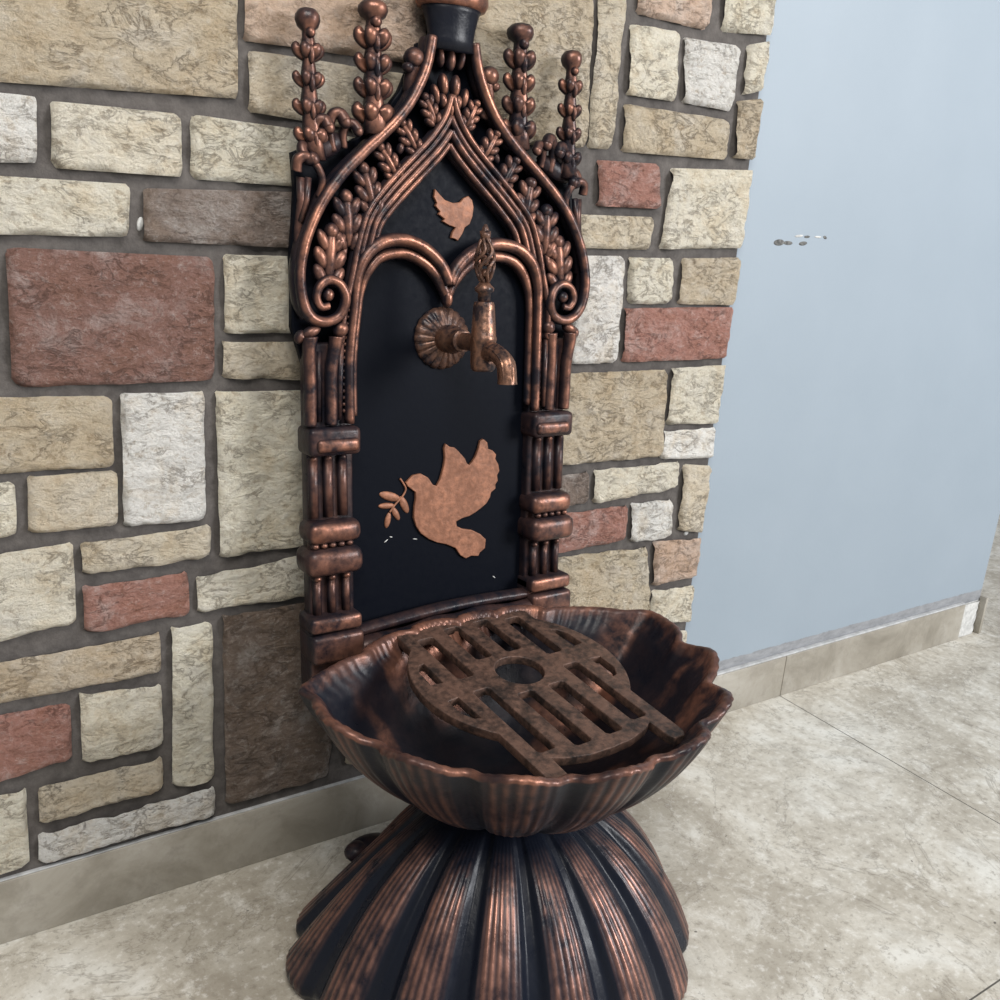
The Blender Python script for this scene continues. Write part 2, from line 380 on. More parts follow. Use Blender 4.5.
for qi, (Q, colr) in enumerate(quads):
    Q = [Vector((min(x, X_EDGE-.0005), max(z, ZB))) for x, z in Q]
    cut = abs(Q[1].x-Q[2].x) < 1e-6 and Q[1].x > X_EDGE-.001
    W = ((Q[1]-Q[0]).length+(Q[2]-Q[3]).length)/2; H = ((Q[0]-Q[3]).length+(Q[1]-Q[2]).length)/2
    if W < .012 or H < .012: continue
    vis = Q[0].x > -.75 and Q[3].y < 1.2
    st = .0042 if vis else .012
    nx = max(6, int(W/st)); nz = max(6, int(H/st))
    sd = qi*7.31; hh = .0095+.003*noise.noise((sd, 0, 0)); rows = []; tone = 1+.13*noise.noise((sd, 3, 0)); col = tuple(x*tone*(1+.02*noise.noise((sd, 3, 5+k))) for k, x in enumerate(colr))
    jit = [random.uniform(-.004, .004) for _ in range(4)]
    for j in range(nz+1):
        row = []
        for i in range(nx+1):
            s, t = i/nx, j/nz
            p = (Q[0]*(1-s)+Q[1]*s)*(1-t)+(Q[3]*(1-s)+Q[2]*s)*t
            X = (s-.5)*W; Z = (t-.5)*H
            wob = .0030*noise.noise((p.x*28, p.y*28, sd)) + .0012*noise.noise((p.x*90, p.y*90, sd))
            rc = .011
            dx = abs(X)-(W/2-rc); dz = abs(Z)-(H/2-rc)
            if cut and X > 0: dx = -1
            d = rc-(math.hypot(max(dx, 0), max(dz, 0))+min(max(dx, dz), 0)) + wob*1.25 + .0022
            e = max(-.25, min(1, d/.0065))
            prof = hh*(math.sin(e*PI/2) if e > 0 else e*1.2)
            q3 = Vector((p.x*22, p.y*30, sd))
            rough = noise.fractal(q3, .9, 2.1, 5)*.0032 + max(0, noise.ridged_multi_fractal(q3*1.4, .9, 2.0, 4, 1.0, 2.0)-1.0)*.0020
            rough += noise.fractal(Vector((p.x*52, p.y*70, sd+9)), .8, 2.0, 3)*.0016
            row.append(Vector((p.x, -(.0045+prof+(rough*max(0, e) if e > 0 else 0)), p.y)))
        rows.append(row)
    wm.grid(rows, closed=False); wcol += [col]*((nx+1)*(nz+1))
ws = wm.build('wall_left', M_STONE)
at = ws.data.attributes.new('stone', 'FLOAT_COLOR', 'POINT')
at.data.foreach_set('color', [v for c3 in wcol for v in (*c3, 1.0)])
# normals must look into the room
if sum(p.normal.y for p in ws.data.polygons) > 0: ws.data.flip_normals()
mm = MB(); lo, hi = (-1.62, -.0045, ZB-.0022), (X_EDGE, -.0002, 1.72)
mm.add([(lo[0] if i & 1 == 0 else hi[0], lo[1] if i & 2 == 0 else hi[1], lo[2] if i & 4 == 0 else hi[2]) for i in range(8)], [(0, 1, 3, 2), (4, 6, 7, 5), (0, 4, 5, 1), (2, 3, 7, 6), (0, 2, 6, 4), (1, 5, 7, 3)])
mo = mm.build('mortar', M_MORTAR, ws, sharp=30); prop(ws, kind='structure')
flat_blob('paint_chip', 140, 224, .0035, .0075, -.2, M_PLASTER, ws, .002, -.0045)
flat_blob('paint_chip', 686, 533, .0055, .004, .4, M_PLASTER, ws, .002, -.0045)

# ------------------------------------------------------------------ the fountain
BC = Vector((XC, -.277, 0))                       # axis of the shell bowl and the shell foot
root = bpy.data.objects.new('wall_fountain', None); COL.objects.link(root); root.location = BC; root.empty_display_size = .1
prop(root, 'tall black and copper gothic fountain with tap, doves and shell bowl against the stone wall', 'fountain')
def interp(tab, x):                                # smooth curve through the table (flat at both ends)
    n = len(tab)
    def slope(i):
        if i in (0, n-1): return 0.0
        return (tab[i+1][1]-tab[i-1][1])/(tab[i+1][0]-tab[i-1][0])
    for i in range(n-1):
        (a, ya), (b, yb) = tab[i], tab[i+1]
        if a <= x <= b:
            h = b-a; t = (x-a)/h
            return ya*(2*t**3-3*t*t+1)+h*slope(i)*(t**3-2*t*t+t)+yb*(3*t*t-2*t**3)+h*slope(i+1)*(t**3-t*t)
    return tab[-1][1]
RIM = [(0, .234), (45, .238), (75, .243), (92, .250), (102, .257), (107, .241), (114, .217), (127.5, .186), (145, .163), (165, .143), (180, .138)]
FOOT = [(0, .244), (60, .248), (88, .254), (108, .255), (128, .228), (150, .200), (180, .190)]
def rib(th, nr, ph=0.0):                           # -.5 .. .5 across one rib of the shell, 0 at its crown
    return (th*nr/(2*PI)+ph+.5) % 1-.5
def shell(neck, table, nr, ph, depth, lin_r, lin_z, width, cone=0.0, seg=52, rows=44):
    """outer skin of a scallop shell from its neck (t=0) to its rim (t=1): (angle, radius, height 0..1, t) and rub"""
    out = []; rub = []; n = nr*seg
    for i in range(rows+1):
        t = i/rows; row = []; a = t*PI/2
        gr0 = lin_r*t+(1-lin_r)*math.sin(a); gz0 = lin_z*t+(1-lin_z)*(1-math.cos(a))
        for k in range(n):
            th = 2*PI*k/n; deg = abs((math.degrees(th)+180) % 360-180)
            bk = cone*sstep(82, 118, deg); gr = gr0*(1-bk)+t*bk; gz = gz0*(1-bk)+(t*.9+.1*gz0)*bk
            r = neck+(interp(table, deg)-neck)*gr
            f = rib(th, nr, ph); af = abs(f); h0 = width
            band = 1-sstep(h0-.04, h0+.13, af); dome = math.cos(min(af/h0, 1)*PI/2)
            amp = depth*min(1, t*2.0+.20)
            r += amp*(band*.70+dome*.30-.6)
            ridge = .5+.5*math.cos(f/h0*PI*6) if af < h0 else 0
            r -= .0013*min(1, t*3)*(1-ridge)*(af < h0)
            row.append((th, r, gz, t))
            hl = .5+.5*noise.noise((th*9, t*2.2, depth*900))
            rub.append((.18+.82*ridge**1.5)*(1-sstep(h0-.08, h0+.01, af))*sstep(.10, .34, t)*(.35+.9*hl))
        out.append(row)
    return out, rub
def scale_ring(ring, d, dz):
    o = []
    for p in ring:
        L = math.hypot(p.x, p.y); o.append(Vector((p.x*(L+d)/L, p.y*(L+d)/L, p.z+dz)))
    return o
# bowl
ZN, ZR, NB, PB = .204, .377, 14, .30
def rim_z(th, t):
    f = rib(th, NB, PB); deg = abs((math.degrees(th)+180) % 360-180)
    return ((.0060*math.cos(2*PI*f)+.003*noise.noise((th*2.1, 4, 0)))*(1-sstep(72, 96, deg)) + .006*sstep(120, 165, deg))*t**3
def lobe(th): return .0048*math.cos(2*PI*rib(th, NB, PB))*(1-sstep(78, 100, abs((math.degrees(th)+180) % 360-180)))
outer, rub = shell(.060, RIM, NB, PB, .010, .50, .50, .36)
bw = MB()
rows = [[Vector((math.sin(th)*(r+lobe(th)*t*t), -math.cos(th)*(r+lobe(th)*t*t), ZN+(ZR-ZN)*z+rim_z(th, t))) for th, r, z, t in row] for row in outer]
rub = [x*.50 for x in rub]
n = len(rows[0]); lipr = rows[-1]
for d, dz in ((.0012, .003), (-.001, .0058), (-.0045, .0066), (-.0085, .0055), (-.0115, .002)):
    rows.append(scale_ring(lipr, d, dz)); rub += [.55+.6*noise.noise((2*PI*k/n*6, 1, 5)) for k in range(n)]
NI = 26
for i in range(1, NI+1):
    t = 1-i/NI; row = []
    for k in range(n):
        th = 2*PI*k/n; deg = abs((math.degrees(th)+180) % 360-180); p = lipr[k]
        Ls = interp(RIM, deg)-.018+lobe(th)
        if i == 1: Ls = math.hypot(p.x, p.y)-.0135
        a = t*PI/2; r = max(.0005, Ls*(t*.55+.45*math.sin(a)))
        zz = .232+(p.z-.232)*(t**1.9)
        q = Vector((math.sin(th)*r, -math.cos(th)*r, zz)); row.append(q)
        v3 = noise.fractal((q.x*13, q.y*13, 2), .8, 2.0, 3); rub.append(.75*sstep(.05, .55, v3)+.03)
    rows.append(row)
bw.grid(rows, rub, True, True, False)
bowl = bw.build('shell_basin', M_BASIN, root)
# foot: the same kind of shell turned over
ZF, NF, PF = .214, 16, .42
outer, rub = shell(.076, FOOT, NF, PF, .017, .56, .44, .31, 1.0)
ft = MB(); FX = -.010
rows = [[Vector((FX+math.sin(th)*r, -math.cos(th)*r, ZF-(ZF-.022)*z)) for th, r, z, t in row] for row in outer]
n = len(rows[0])
def sink(ring, d, dz):
    return [Vector((q.x+FX, q.y, q.z)) for q in scale_ring([Vector((p.x-FX, p.y, p.z)) for p in ring], d, dz)]
last = rows[-1]; lr = rub[-n:]
rows.append(sink(last, .0005, -.010)); rub += lr
rows.append(sink(last, -.005, -.0216)); rub += [x*.6 for x in lr]
rows.append(sink(last, -.03, -.0216)); rub += [0]*n
ft.grid(rows, rub, True, True, True)
foot = ft.build('shell_pedestal', M_SHELL, root)
# neck collar between the two shells and the little hinge ears behind the foot
nk = MB(); nk.lathe((0, 0, 0), [(.060, -.012), (.068, -.008), (.064, 0), (.070, .008), (.060, .014)], 36, .25)
nk.build('neck_collar', M_SHELL, root, space=lambda u, v, w: Vector((u-.004, w, ZF-.002+v)))
for sg in (-1, 1):
    e = MB(); e.ell((0, 0, 0), .034, .016, .028, .0, 0, .12, 16, 10)
    e.ell((.018*sg, .004, .004), .018, .012, .020, 0, 0, .25, 14, 8)
    e.build('hinge_ear', M_SHELL, root, space=lambda u, v, w: Vector((u+sg*.128, .124-w*.7, .086+v)))

def part(mb, name, mat, parent, facing=EW, floor_rub=.05, sharp=None):
    return mb.build(name, mat, parent, space=PA, origin=BC, facing=facing, floor_rub=floor_rub, sharp=sharp)
W_F = -.021                                        # depth of the sunk field
W_B = -.033                                        # back of the casting

# back plate silhouette, right half then mirrored
half = [(.0, .305), (.186, .305), (.188, .40), (.181, .42), (.180, .60), (.181, .70), (.191, .728), (.203, .752), (.208, .79), (.209, .83), (.204, .87), (.199, .905), (.195, .942), (.172, .952),
        (.152, .963), (.132, .955), (.102, .970), (.080, .993), (.058, 1.020), (.044, 1.05), (.034, 1.075), (.0, 1.078)]
ol = half + [(-u, v) for u, v in reversed(half[1:-1])]
bp = plate([ol], W_B, W_F, .002, rub=0.0)
panel = part(bp, 'back_panel', M_DARK, root, sharp=40)

def mir(pts, s): return [(s*p[0],)+tuple(p[1:]) for p in pts]
# outer ogee moulding ending in a scroll
ogee = [(.028, 1.078), (.034, 1.050), (.044, 1.026), (.060, 1.000), (.084, .974), (.118, .946), (.150, .919), (.178, .888), (.198, .850), (.207, .812), (.203, .782), (.190, .764), (.172, .759),
        (.155, .766), (.149, .784), (.156, .800), (.170, .806), (.183, .799), (.187, .786), (.180, .776), (.170, .777)]
for s in (-1, 1):
    mb = MB()
    pt = catmull(mir([(a, b, .0015 if i < 14 else .003) for i, (a, b) in enumerate(ogee)], s), 7)
    mb.tube(pt, lambda t: .0066 if t < .7 else .0066-(t-.7)*.007, 12, 1.0, 1.15)
    # flat wall under the moulding so that it reads as one thick rib
    base = catmull(mir([(a*1.004+.001, b) + (-.012,) for a, b in ogee[:12]], s), 6)
    mb.tube(base, .0060, 8, .0, 2.0)
    mb.ell((s*.171, .789, .001), .0075, .0075, .007, 0, 0, 1.0)
    part(mb, 'ogee_scroll', M_PANEL, panel)
# inner ogee mouldings (four nested rods) above the arch
og = [uv(*q, 0) for q in ((434, 136), (417, 154), (385, 185), (364, 210), (354, 238), (348, 266))]
ogin = [(.0, uv(455, 93, 0)[1]), (.009, uv(447, 116, 0)[1])]+[(abs(a)+.002, b) for a, b in og]+[(.1475, .775), (.1475, .735)]
for s in (-1, 1):
    mb = MB(); P2 = [Vector((a, b, 0)) for a, b in ogin]; P2 = [Vector((p.x, p.y, 0)) for p in catmull(P2, 6)]
    for k, (off, w, r) in enumerate(((0, .0005, .0040), (.0078, -.003, .0042), (.0158, -.002, .0044), (.0240, -.0075, .0046))):
        pts = []
        for i, p in enumerate(P2):
            t = (P2[min(i+1, len(P2)-1)]-P2[max(i-1, 0)]).normalized()
            q = p+Vector((t.y, -t.x, 0))*off
            if q.x > .0005: pts.append(q)
        if off:
            q, q2 = pts[0], pts[2]; g = (q2.y-q.y)/max(1e-4, q2.x-q.x); pts.insert(0, Vector((0, q.y-g*q.x*1.15, 0)))
        if k: pts = pts[:-12-k*2]
        mb.tube([(s*p.x, p.y, w) for p in pts], r, 8, (.9, .6, .95, .8)[k], 1.25)
        mb.tube([(s*p.x, p.y, w-.008) for p in pts], r+.0012, 6, .05, 1.6)
    for i in range(19): mb.ell((s*.1405, .655+i*.0078, -.005), .0026, .0028, .004, 0, 0, .8, 6, 5)
    mb.tube([(s*.1475, .735, .0), (s*.1475, .645, -.003)], .0038, 8, .8)
    part(mb, 'inner_ogee', M_PANEL, panel)
# two-lobed arch, one double moulding per lobe
for s in (-1, 1):
    mb = MB()
    o_ = [(.0, .804), (.012, .825), (.034, .843), (.064, .853), (.098, .849), (.121, .832), (.132, .806), (.134, .77), (.134, .70), (.134, .640)]
    i_ = [(.0, .789), (.014, .811), (.036, .829), (.064, .838), (.094, .834), (.112, .819), (.122, .798), (.1255, .77), (.126, .70), (.126, .648)]
    mb.tube(catmull([(s*a, b, -.003) for a, b in o_], 6), lambda t: .0080-.002*sstep(.55, .75, t), 10, 1.0, 1.2)
    mb.tube(catmull([(s*a, b, -.010) for a, b in i_], 6), lambda t: .0074-.0025*sstep(.5, .75, t), 10, .85, 1.2)
    part(mb, 'arch_moulding', M_PANEL, panel)
mb = MB(); mb.ell((0, .786, -.008), .007, .012, .010, 0, 0, .9); part(mb, 'arch_cusp', M_PANEL, panel)

# acanthus leaves
def leaf(mb, u, v, ang, L, Wd, w=-.004, lobes=3, rub=.85):
    d = Vector((math.cos(ang), math.sin(ang), 0)); pnr = Vector((-d.y, d.x, 0)); c = Vector((u, v, w))
    mb.ell(c+d*L*.05, Wd*.20, L*.55, .0075, ang-PI/2, 0, rub)
    for k in range(lobes):
        t = -.36+.66*k/(lobes-1); sc = 1-.35*abs(t+.1)
        for sd in (-1, 1):
            mb.ell(c+d*(L*t)+pnr*(sd*Wd*.30*sc), Wd*.21*sc, L*.235, .0070, ang-PI/2-sd*-.55*1.0, 0, rub*.95, 9, 6)
    mb.ell(c+d*L*.5, Wd*.23, L*.16, .0085, ang-PI/2, 0, rub)
lp = [((324, 259), 118, .040), ((343, 224), 110, .038), ((367, 193), 100, .034), ((390, 165), 80, .027), ((412, 140), 80, .025), ((433, 113), 85, .022)]
for s in (-1, 1):
    mb = MB()
    for (px, py), a, L in lp:
        u, v = uv(px, py, -.003); u = abs(u)
        ang = math.radians(a-22); ang = ang if s > 0 else PI-ang
        leaf(mb, s*(u+.004), v+.002, ang, L*1.45, L*1.02)
    for (u, v, L) in ((.148, .836, .022), (.134, .879, .018), (.108, .908, .017), (.087, .931, .015), (.066, .955, .014)):
        mb.ell((s*u, v, -.006), .0045, L*.5, .006, s*.35, 0, .6)
    part(mb, 'acanthus_leaves', M_PANEL, panel)
# leaves at the crown
mb = MB()
for u, v, rx, ry in ((0, 1.058, .0065, .013), (-.014, 1.060, .005, .012), (.014, 1.060, .005, .012), (-.009, 1.030, .0062, .013), (.007, 1.030, .0062, .013), (-.010, 1.012, .0055, .009), (.010, 1.012, .0055, .009), (-.020, 1.018, .005, .012), (.019, 1.018, .005, .012), (0, 1.004, .004, .011), (-.027, .992, .005, .011), (.027, .992, .005, .011)):
    mb.ell((u, v, -.006), rx, ry, .009, -u*12, 0, .85)
part(mb, 'crown_leaves', M_PANEL, panel)
# finial
mb = MB()
mb.lathe((0, 0, -.004), [(.030, 1.066), (.0285, 1.078), (.031, 1.092), (.035, 1.106), (.039, 1.113)], 28, .0, sw=.62)
mb.lathe((0, 0, -.004), [(.034, 1.110), (.043, 1.112), (.0472, 1.119), (.047, 1.127), (.041, 1.133), (.028, 1.138), (.024, 1.144), (.030, 1.150), (.034, 1.160), (.028, 1.171), (.014, 1.180), (.004, 1.186)], 28, 1.0, sw=.62)
mb.build('finial', M_PANEL, panel, space=P, origin=BC)
# crockets beside the neck
for s in (-1, 1):
    g = .007 if s < 0 else 0
    mb = MB(); mb.tube(catmull([(s*(.052-g), 1.00+g, -.016), (s*(.056-g), 1.02+g, -.012), (s*(.052-g), 1.040+g, -.008)], 5), .0085, 10, .5)
    mb.ell((s*(.054-g), 1.047+g, -.006), .0125, .0115, .012, 0, 0, .9, 14, 9); mb.ell((s*(.062-g), 1.036+g, -.006), .007, .006, .008, 0, 0, .7)
    part(mb, 'crocket', M_PANEL, panel)

# pinnacles
def pinnacle(u0, v0, v1, big):
    mb = MB(); H = v1-v0; k = 1.25 if big else 1.0
    def y(t): return v0+H*t
    mb.lathe((u0, 0, -.008), [(.0125*k, y(-.14)), (.0115*k, y(.0)), (.0085*k, y(.2)), (.0100*k, y(.30)), (.0075*k, y(.42)), (.0090*k, y(.5)), (.0068*k, y(.60)), (.0088*k, y(.70)), (.0065*k, y(.79)), (.0065*k, y(.83)),
                               (.0115*k, y(.865)), (.0135*k, y(.91)), (.0130*k, y(.95)), (.0095*k, y(.985)), (.003*k, y(1.0))], 18, .75, lobes=5, amp=.05)
    mb.ell((u0, y(.81), -.001), .0055*k, .0055*k, .006*k, 0, 0, .9)
    for t, R, rr, fl in ((.04, .0125, .0105, .2), (.26, .0120, .0088, -.2), (.47, .0118, .0078, .1), (.68, .0108, .0095, .45)):
        for a_ in (5, 62, 118, 175):
            a = math.radians(a_); cs, sn = math.cos(a), math.sin(a)
            def q(f, h): return (u0+R*k*cs*f, y(t)+h*k, -.010+R*k*sn*f*.9)
            mb.tube(catmull([q(.25, -.0080), q(.72, -.0048), q(1.06, -.0004), q(1.16, .0030), q(.98, .0050)], 4), lambda z: rr*k*(.26+.44*math.sin(PI*min(1, z*1.02)*.80)), 9, .95, .75)
        mb.ell((u0, y(t)-.004*k, .000), .0035*k, .010*k, .0055*k, 0, 0, .8)
    return part(mb, 'pinnacle', M_PANEL, panel, floor_rub=.05)
pinnacle(-.1735, .953, 1.087, False); pinnacle(-.0970, .984, 1.107, True)
pinnacle(.178, .958, 1.093, False); pinnacle(.0995, .986, 1.112, True)
# shoulders: curling leaves between the pinnacles
for s in (-1, 1):
    mb = MB()
    for pts, r0 in ((((.150, .945), (.153, .968), (.149, .982), (.141, .984), (.137, .976)), .0068), (((.166, .944), (.171, .962), (.168, .974), (.160, .976), (.157, .968)), .0066),
                    (((.136, .950), (.137, .964), (.133, .974), (.126, .975), (.122, .968)), .0058), (((.178, .938), (.186, .948), (.190, .942), (.187, .934), (.181, .934)), .0068)):
        mb.tube(catmull([(s*a, b, -.010+.012*k/4) for k, (a, b) in enumerate(pts)], 6), lambda t: r0*(.75+.35*t), 10, .6, 1.1)
        mb.ell((s*pts[-1][0], pts[-1][1], .002), r0*1.1, r0*1.1, r0, 0, 0, .75)
    mb.ell((s*.158, .950, -.012), .030, .012, .008, s*-.45, 0, .1)
    mb.tube(catmull([(s*.201, .921, -.004), (s*.199, .932, 0), (s*.189, .936, .002), (s*.178, .928, .001), (s*.172, .912, -.002), (s*.178, .895, -.006)], 6), lambda t: .0062-.002*t, 9, .9)
    mb.tube([(s*.196, .915, -.008), (s*.198, .89, -.010), (s*.202, .86, -.012), (s*.204, .82, -.014)], .0055, 8, .45)
    mb.tube([(s*.188, .915, -.004), (s*.193, .892, -.006), (s*.201, .868, -.008)], .004, 8, .5)
    part(mb, 'shoulder_leaves', M_PANEL, panel)

# pillars
for s in (-1, 1):
    mb = MB()
    cu = s*.1585
    mb.rbox((cu, .52, -.019), .0295, .215, .011, .004, .15)                     # shaft body
    mb.rbox((s*.160, .355, -.014), .033, .05, .019, .004, .35)                 # plinth
    for u in (.157, .183):                                                     # tall upper rods with curled heads
        mb.tube(catmull([(s*u, .640, -.004), (s*u, .66, -.003), (s*u, .70, -.002), (s*(u+(.003 if u > .16 else -.002)), .728, .000), (s*(u+(.004 if u > .16 else -.003)), .742, .000)], 5), lambda t: .0075+.0018*max(0, t-.7)/.3, 10, .85, 1.1)
    mb.tube([(s*.170, .643, -.010), (s*.170, .725, -.010)], .0045, 8, .25)
    mb.ell((s*.150, .750, .000), .0095, .0095, .009, 0, 0, .85, 12, 8); mb.ell((s*.186, .748, -.002), .012, .007, .008, s*-.4, 0, .8, 12, 8)
    mb.ell((s*.197, .742, -.006), .007, .008, .008, 0, 0, .6)
    for u in (.143, .1615, .180):                                              # flutes of the middle shaft
        mb.tube([(s*u, .528, -.007), (s*u, .60, -.007)], .0068, 10, .62, .9); 
        mb.ell((s*u, .600, -.006), .0058, .0045, .006, 0, 0, .8)
    for u in (.141, .160, .179):                                               # short flutes near the base
        mb.tube([(s*u, .405, -.006), (s*u, .452, -.006)], .0058, 10, .75, 1.0); mb.ell((s*u, .452, -.005), .0062, .005, .007, 0, 0, .9)
    part(mb, 'pillar', M_PANEL, panel)
    for bits in ([((s*.1575, .621, -.010), .0325, .0165, .022, .006, .22), ((s*.155, .617, .004), .027, .0085, .0125, .006, 1.0)],
                 [((s*.1595, .511, -.008), .034, .0135, .022, .010, .9)], [((s*.161, .475, -.007), .0365, .0165, .025, .011, .6)],
                 [((s*.161, .396, -.008), .034, .010, .023, .006, .9)], [((s*.1605, .366, -.006), .034, .018, .025, .006, .45)]):
        bd = MB()
        for c_, hx, hy, hz, bv, rb in bits: bd.rbox(c_, hx, hy, hz, bv, rb)
        part(bd, 'pillar_band', M_PANEL, panel, floor_rub=.10)
    bd = MB()
    bd.rbox((s*.161, .4955, -.004), .028, .006, .007, .003, .1)
    for u in (.140, .151, .162, .173, .184): bd.ell((s*u, .4955, .004), .0052, .0042, .006, 0, 0, .8)
    part(bd, 'bead_row', M_PANEL, panel, floor_rub=.12)

# sill under the field
mb = MB()
mb.tube(catmull([(-.132, .374, -.006), (-.06, .381, -.004), (0, .385, -.003), (.06, .385, -.004), (.132, .382, -.006)], 6), .0075, 10, .12, 1.5)
mb.tube(catmull([(-.132, .357, .004), (-.06, .364, .006), (0, .369, .007), (.06, .369, .006), (.132, .366, .004)], 6), lambda t: .010+.002*math.sin(t*20), 10, .30, 1.3)
mb.rbox((0, .338, -.006), .132, .026, .022, .006, .2)
part(mb, 'sill', M_PANEL, panel, floor_rub=.1)

# dove reliefs
def tracepts(pts, ox, oy, sc): return [uv(ox+x/sc, oy+y/sc, W_F+.003) for x, y in pts]
dv = [(285, 392), (330, 346), (380, 335), (425, 360), (455, 405), (478, 412), (500, 372), (520, 300), (530, 240), (524, 178), (535, 148), (560, 168), (590, 172), (615, 195), (637, 220), (655, 240), (666, 268), (681, 282), (700, 262), (720, 230), (740, 175), (750, 130), (770, 118), (795, 140), (800, 180), (828, 190), (850, 215), (845, 242), (864, 278), (870, 318), (856, 345), (860, 380), (845, 402), (846, 428), (818, 452), (812, 482), (790, 520), (760, 547), (720, 577), (680, 601), (640, 612), (600, 634), (604, 664), (640, 680), (700, 688), (750, 712), (785, 745), (780, 800), (748, 828), (738, 850), (695, 848), (660, 865), (625, 845), (595, 800), (540, 777), (480, 765), (430, 745), (380, 710), (350, 665), (335, 610), (339, 540), (348, 490), (345, 450), (320, 432), (297, 415)]
olp = tracepts(dv, 360, 420, 6.25)
mb = plate([olp], W_F-.001, W_F+.004, .0010)
du, dvv = olp[24]
part(mb, 'dove_relief', M_DOVE, panel, facing=None, sharp=40)
mb = MB()
def trp(x, y, w=W_F+.0015): u, v = uv(360+x/6.25, 420+y/6.25, w); return (u, v, w)
mb.tube(catmull([trp(*p) for p in ((250, 366), (268, 392), (285, 425), (280, 452), (255, 490), (218, 530), (185, 578))], 4), .0013, 7, .9)
for (x0, y0, x1, y1, wd) in ((125, 462, 250, 495, .0058), (255, 480, 300, 580, .0052), (118, 540, 215, 535, .0040), (205, 548, 245, 625, .0042), (185, 580, 165, 675, .0042)):
    a, b = trp(x0, y0), trp(x1, y1); L = math.hypot(a[0]-b[0], a[1]-b[1]); ang = math.atan2(b[1]-a[1], b[0]-a[0])
    mb.ell(((a[0]+b[0])/2, (a[1]+b[1])/2, W_F+.0005), wd, L*.52, .0025, ang-PI/2, 0, 1.0, 12, 8)
part(mb, 'olive_branch', M_DOVE, panel, facing=None)
sv = [(470, 540), (484, 556), (500, 572), (522, 580), (543, 578), (553, 566), (566, 560), (577, 572), (581, 592), (578, 618), (570, 640), (556, 650), (549, 668), (536, 688), (527, 682), (517, 680), (521, 664), (530, 650), (512, 644), (492, 632), (499, 626), (480, 612), (485, 604), (470, 588), (475, 580), (466, 562)]
mb = plate([tracepts(sv, 270, 0, 1000/350)], W_F-.001, W_F+.004, .0008)
part(mb, 'dove_relief', M_DOVE, panel, facing=None, sharp=40)

for px, py, L, a in ((386, 541, .0035, .6), (391, 537, .0022, -.3), (415, 539, .0035, -.2), (460, 600, .0045, .1), (494, 577, .003, -.7)):
    u, v = uv(px, py, W_F); mb = MB(); mb.ell((u, v, W_F), L, .0007, .0004, a, 0, 0, 8, 5)
    part(mb, 'scuff_mark', M_PLASTER, panel, facing=None)

# tap
tap_v, _w = uv(443, 337, W_F)[1], 0
rose_v = uv(443, 338, W_F)[1]
bt = mid(484, 302); bb = mid(483, 371); se = mid(507, 384); ht = mid(488, 224)
WB = (bt[1]+bb[1])/2
mb = MB(); n_ = 120; rows = []
for r, h in ((.0375, W_F-.001), (.0378, W_F+.003), (.034, W_F+.007), (.024, W_F+.0115), (.015, W_F+.014), (.012, W_F+.015)):
    row = []
    for k in range(n_):
        q = 2*PI*k/n_; f = abs(math.cos(10*q)); g_ = 1-.9*(1-min(1, f*1.9))*(1 if .013 < r else 0)
        row.append(Vector((r*(1+(.03*f if r > .03 else 0))*math.cos(q), rose_v+r*(1+(.03*f if r > .03 else 0))*math.sin(q), h-(1-g_)*.0035)))
    rows.append(row)
mb.grid(rows, .55, True, True, True)
rose = mb.build('tap_rosette', M_TAP, None, space=P, origin=BC); 
tap = MB()
tap.tube([(0, rose_v, W_F+.012), (0, rose_v, WB)], .0105, 20, .75, ref=Vector((0, 1, 0)))
tap.lathe((0, rose_v, 0), [(.0165, W_F+.012), (.0175, W_F+.016), (.0175, W_F+.030), (.0150, W_F+.034), (.0125, W_F+.046), (.0138, W_F+.048), (.0138, W_F+.054), (.0105, W_F+.056)], 24, .8, axis='w')
tb, tt = bb[0], bt[0]
tap.lathe((0, 0, WB), [(.0120, tb), (.0145, tb+.003), (.0150, tb+.010), (.0150, tb+.034), (.0158, tb+.036), (.0158, tb+.039), (.0148, tb+.041), (.0125, tt-.004), (.0115, tt), (.006, tt+.001)], 28, .95)
tapo = tap.build('tap', M_TAP, root, space=P, origin=BC, sharp=45)
rose.parent = tapo
sp_ = MB()
v0 = tb+.020
path = catmull([(0, v0, WB+.008), (0, v0+.004, WB+.020), (0, v0+.001, WB+.034), (0, se[0]+.022, se[1]-.004), (0, se[0]+.008, se[1]), (0, se[0], se[1]+.0005)], 6)
sp_.tube(path, lambda t: .0105+.0010*sstep(.75, 1, t), 18, .95, ref=Vector((1, 0, 0)))
sp_.tube([p+Vector((0, 0, .0)) for p in path[4:]], lambda t: .0112, 6, .95, .98, ref=Vector((1, 0, 0)))
sp_.build('tap_spout', M_TAP, tapo, space=P, origin=BC, sharp=50)
hd = MB(); H0 = tt; H1 = ht[0]; HH = H1-H0
hd.lathe((0, 0, WB), [(.006, H0), (.0075, H0+.002), (.0075, H0+.010), (.011, H0+.012), (.0115, H0+.016), (.008, H0+.019), (.006, H0+.022)], 20, .8)
for k in range(6):
    q = PI*k/3
    pts = []
    for j in range(13):
        t = j/12; r = .0118*math.sin(PI*min(1, t*1.02))**.7 + .0015
        a = q+.9*math.sin(2*PI*t)
        pts.append((r*math.cos(a)*.75, H0+.020+(HH*.62)*t, WB+r*math.sin(a)))
    hd.tube(pts, .0021, 7, .55)
for k in range(3):
    hd.ell((0, H0+.032+k*.014, WB), .0050, .0055, .0055, 0, 0, .7)
hd.lathe((0, 0, WB), [(.004, H0+.016+HH*.60), (.006, H0+.020+HH*.62), (.0065, H0+.022+HH*.66), (.0045, H0+HH*.86), (.0042, H0+HH*.93), (.0015, H1)], 14, .7)
hd.build('tap_handle', M_TAP, tapo, space=P, origin=BC)

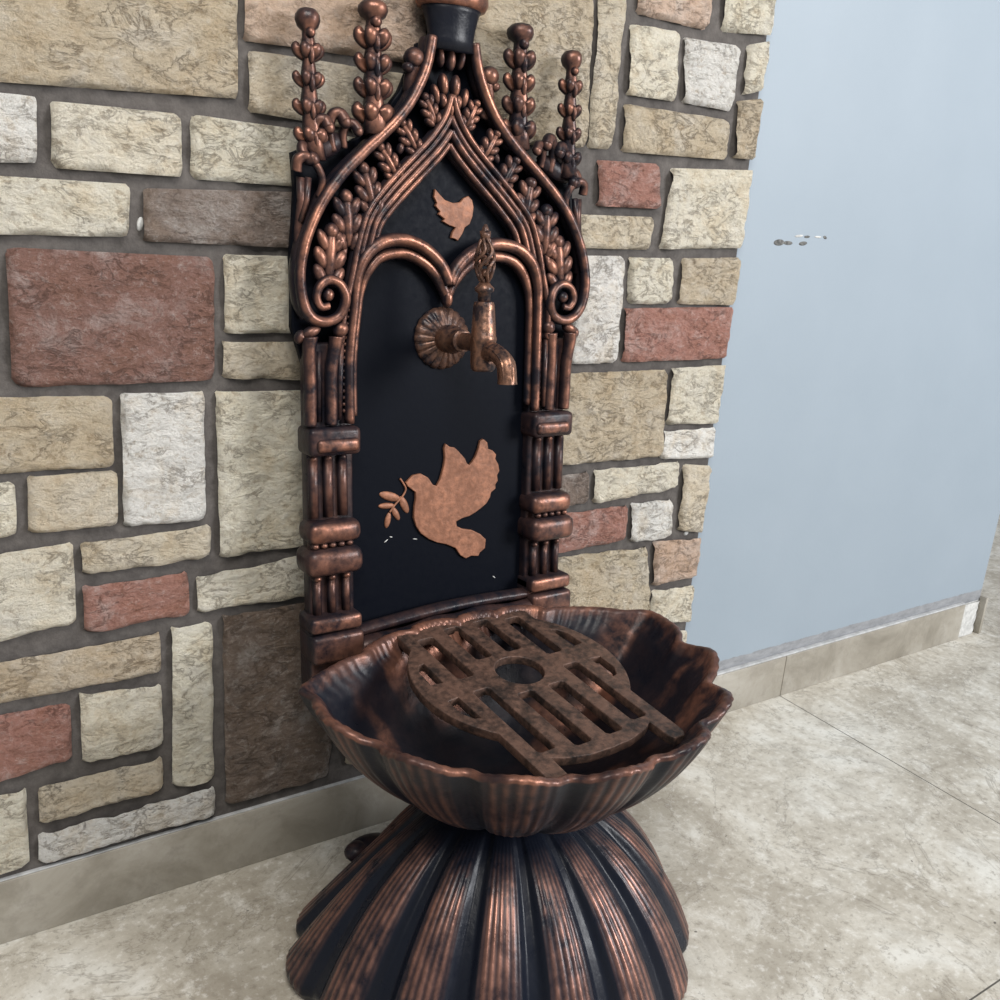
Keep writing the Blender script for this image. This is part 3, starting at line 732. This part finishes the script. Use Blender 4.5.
# ------------------------------------------------------------------ loose grate lying in the bowl
def arc(cx, cy, r, a0, a1, n): return [(cx+r*math.cos(math.radians(a0+(a1-a0)*k/n)), cy+r*math.sin(math.radians(a0+(a1-a0)*k/n))) for k in range(n+1)]
R = .133
al = math.degrees(math.asin(.092/R))
right = [(0, -.166), (.03, -.1645), (.058, -.157), (.071, -.150), (.072, -.178), (.076, -.186), (.090, -.186), (.0955, -.178)] + arc(0, 0, R, -al, al, 22) + [(.0955, .128), (.090, .136), (.076, .136), (.071, .130), (.071, .126), (.045, .132), (0, .135)]
gol = right + [(-x, y) for x, y in reversed(right[1:-1])]
holes = [arc(0, 0, .030, 0, -345, 23)]
def slot(x, y0, y1, hw=.0115): return [(x-hw, y0+.003), (x-hw+.003, y0), (x+hw-.003, y0), (x+hw, y0+.003), (x+hw, y1-.003), (x+hw-.003, y1), (x-hw+.003, y1), (x-hw, y1-.003)]
for x in (-.0665, -.0225, .0225, .0665):
    o_ = abs(x) > .04
    holes.append(slot(x, -.146 if not o_ else -.138, -.040 if not o_ else -.014)); holes.append(slot(x, .040 if not o_ else .014, .118 if not o_ else .108))
for s in (-1, 1):
    for t in (-1, 1):
        holes.append([(s*.098, t*.016), (s*.113, t*.018), (s*.112, t*.045), (s*.104, t*.058), (s*.097, t*.060)])
gm = plate([gol]+holes, -.0055, .0055, .0012)
gr = gm.build('drain_grate', M_GRATE, None, sharp=40)
gr.location = (XC+.004, -.272, .3665)
gr.rotation_euler = (math.radians(5.2), 0, math.radians(3.5))
prop(gr, 'round brown cast metal grate with slots and arms lying in the shell bowl', 'grate')

# ------------------------------------------------------------------ light
def area(name, loc, target, size, energy, color, size_y=None):
    l = bpy.data.lights.new(name, 'AREA'); l.energy = energy; l.size = size; l.color = color
    if size_y: l.shape = 'RECTANGLE'; l.size_y = size_y
    o = bpy.data.objects.new(name, l); COL.objects.link(o); o.location = loc
    o.rotation_euler = (Vector(target)-Vector(loc)).to_track_quat('-Z', 'Y').to_euler(); return o
area('window_light', (2.9, -3.7, 2.1), (.1, -.1, .4), 1.7, 235, (.98, .985, 1.0), 1.9)
area('ceiling_light', (-.8, -1.6, 2.6), (-.3, -.2, .4), 1.1, 58, (1.0, .96, .90))
w = bpy.data.worlds.new('world'); S.world = w; w.use_nodes = True
w.node_tree.nodes['Background'].inputs[0].default_value = (.86, .93, 1.0, 1); w.node_tree.nodes['Background'].inputs[1].default_value = .34
vs = S.view_settings; vs.view_transform = 'Standard'; vs.look = 'None'; vs.exposure = 0.0; vs.gamma = 1.0; vs.use_curve_mapping = False
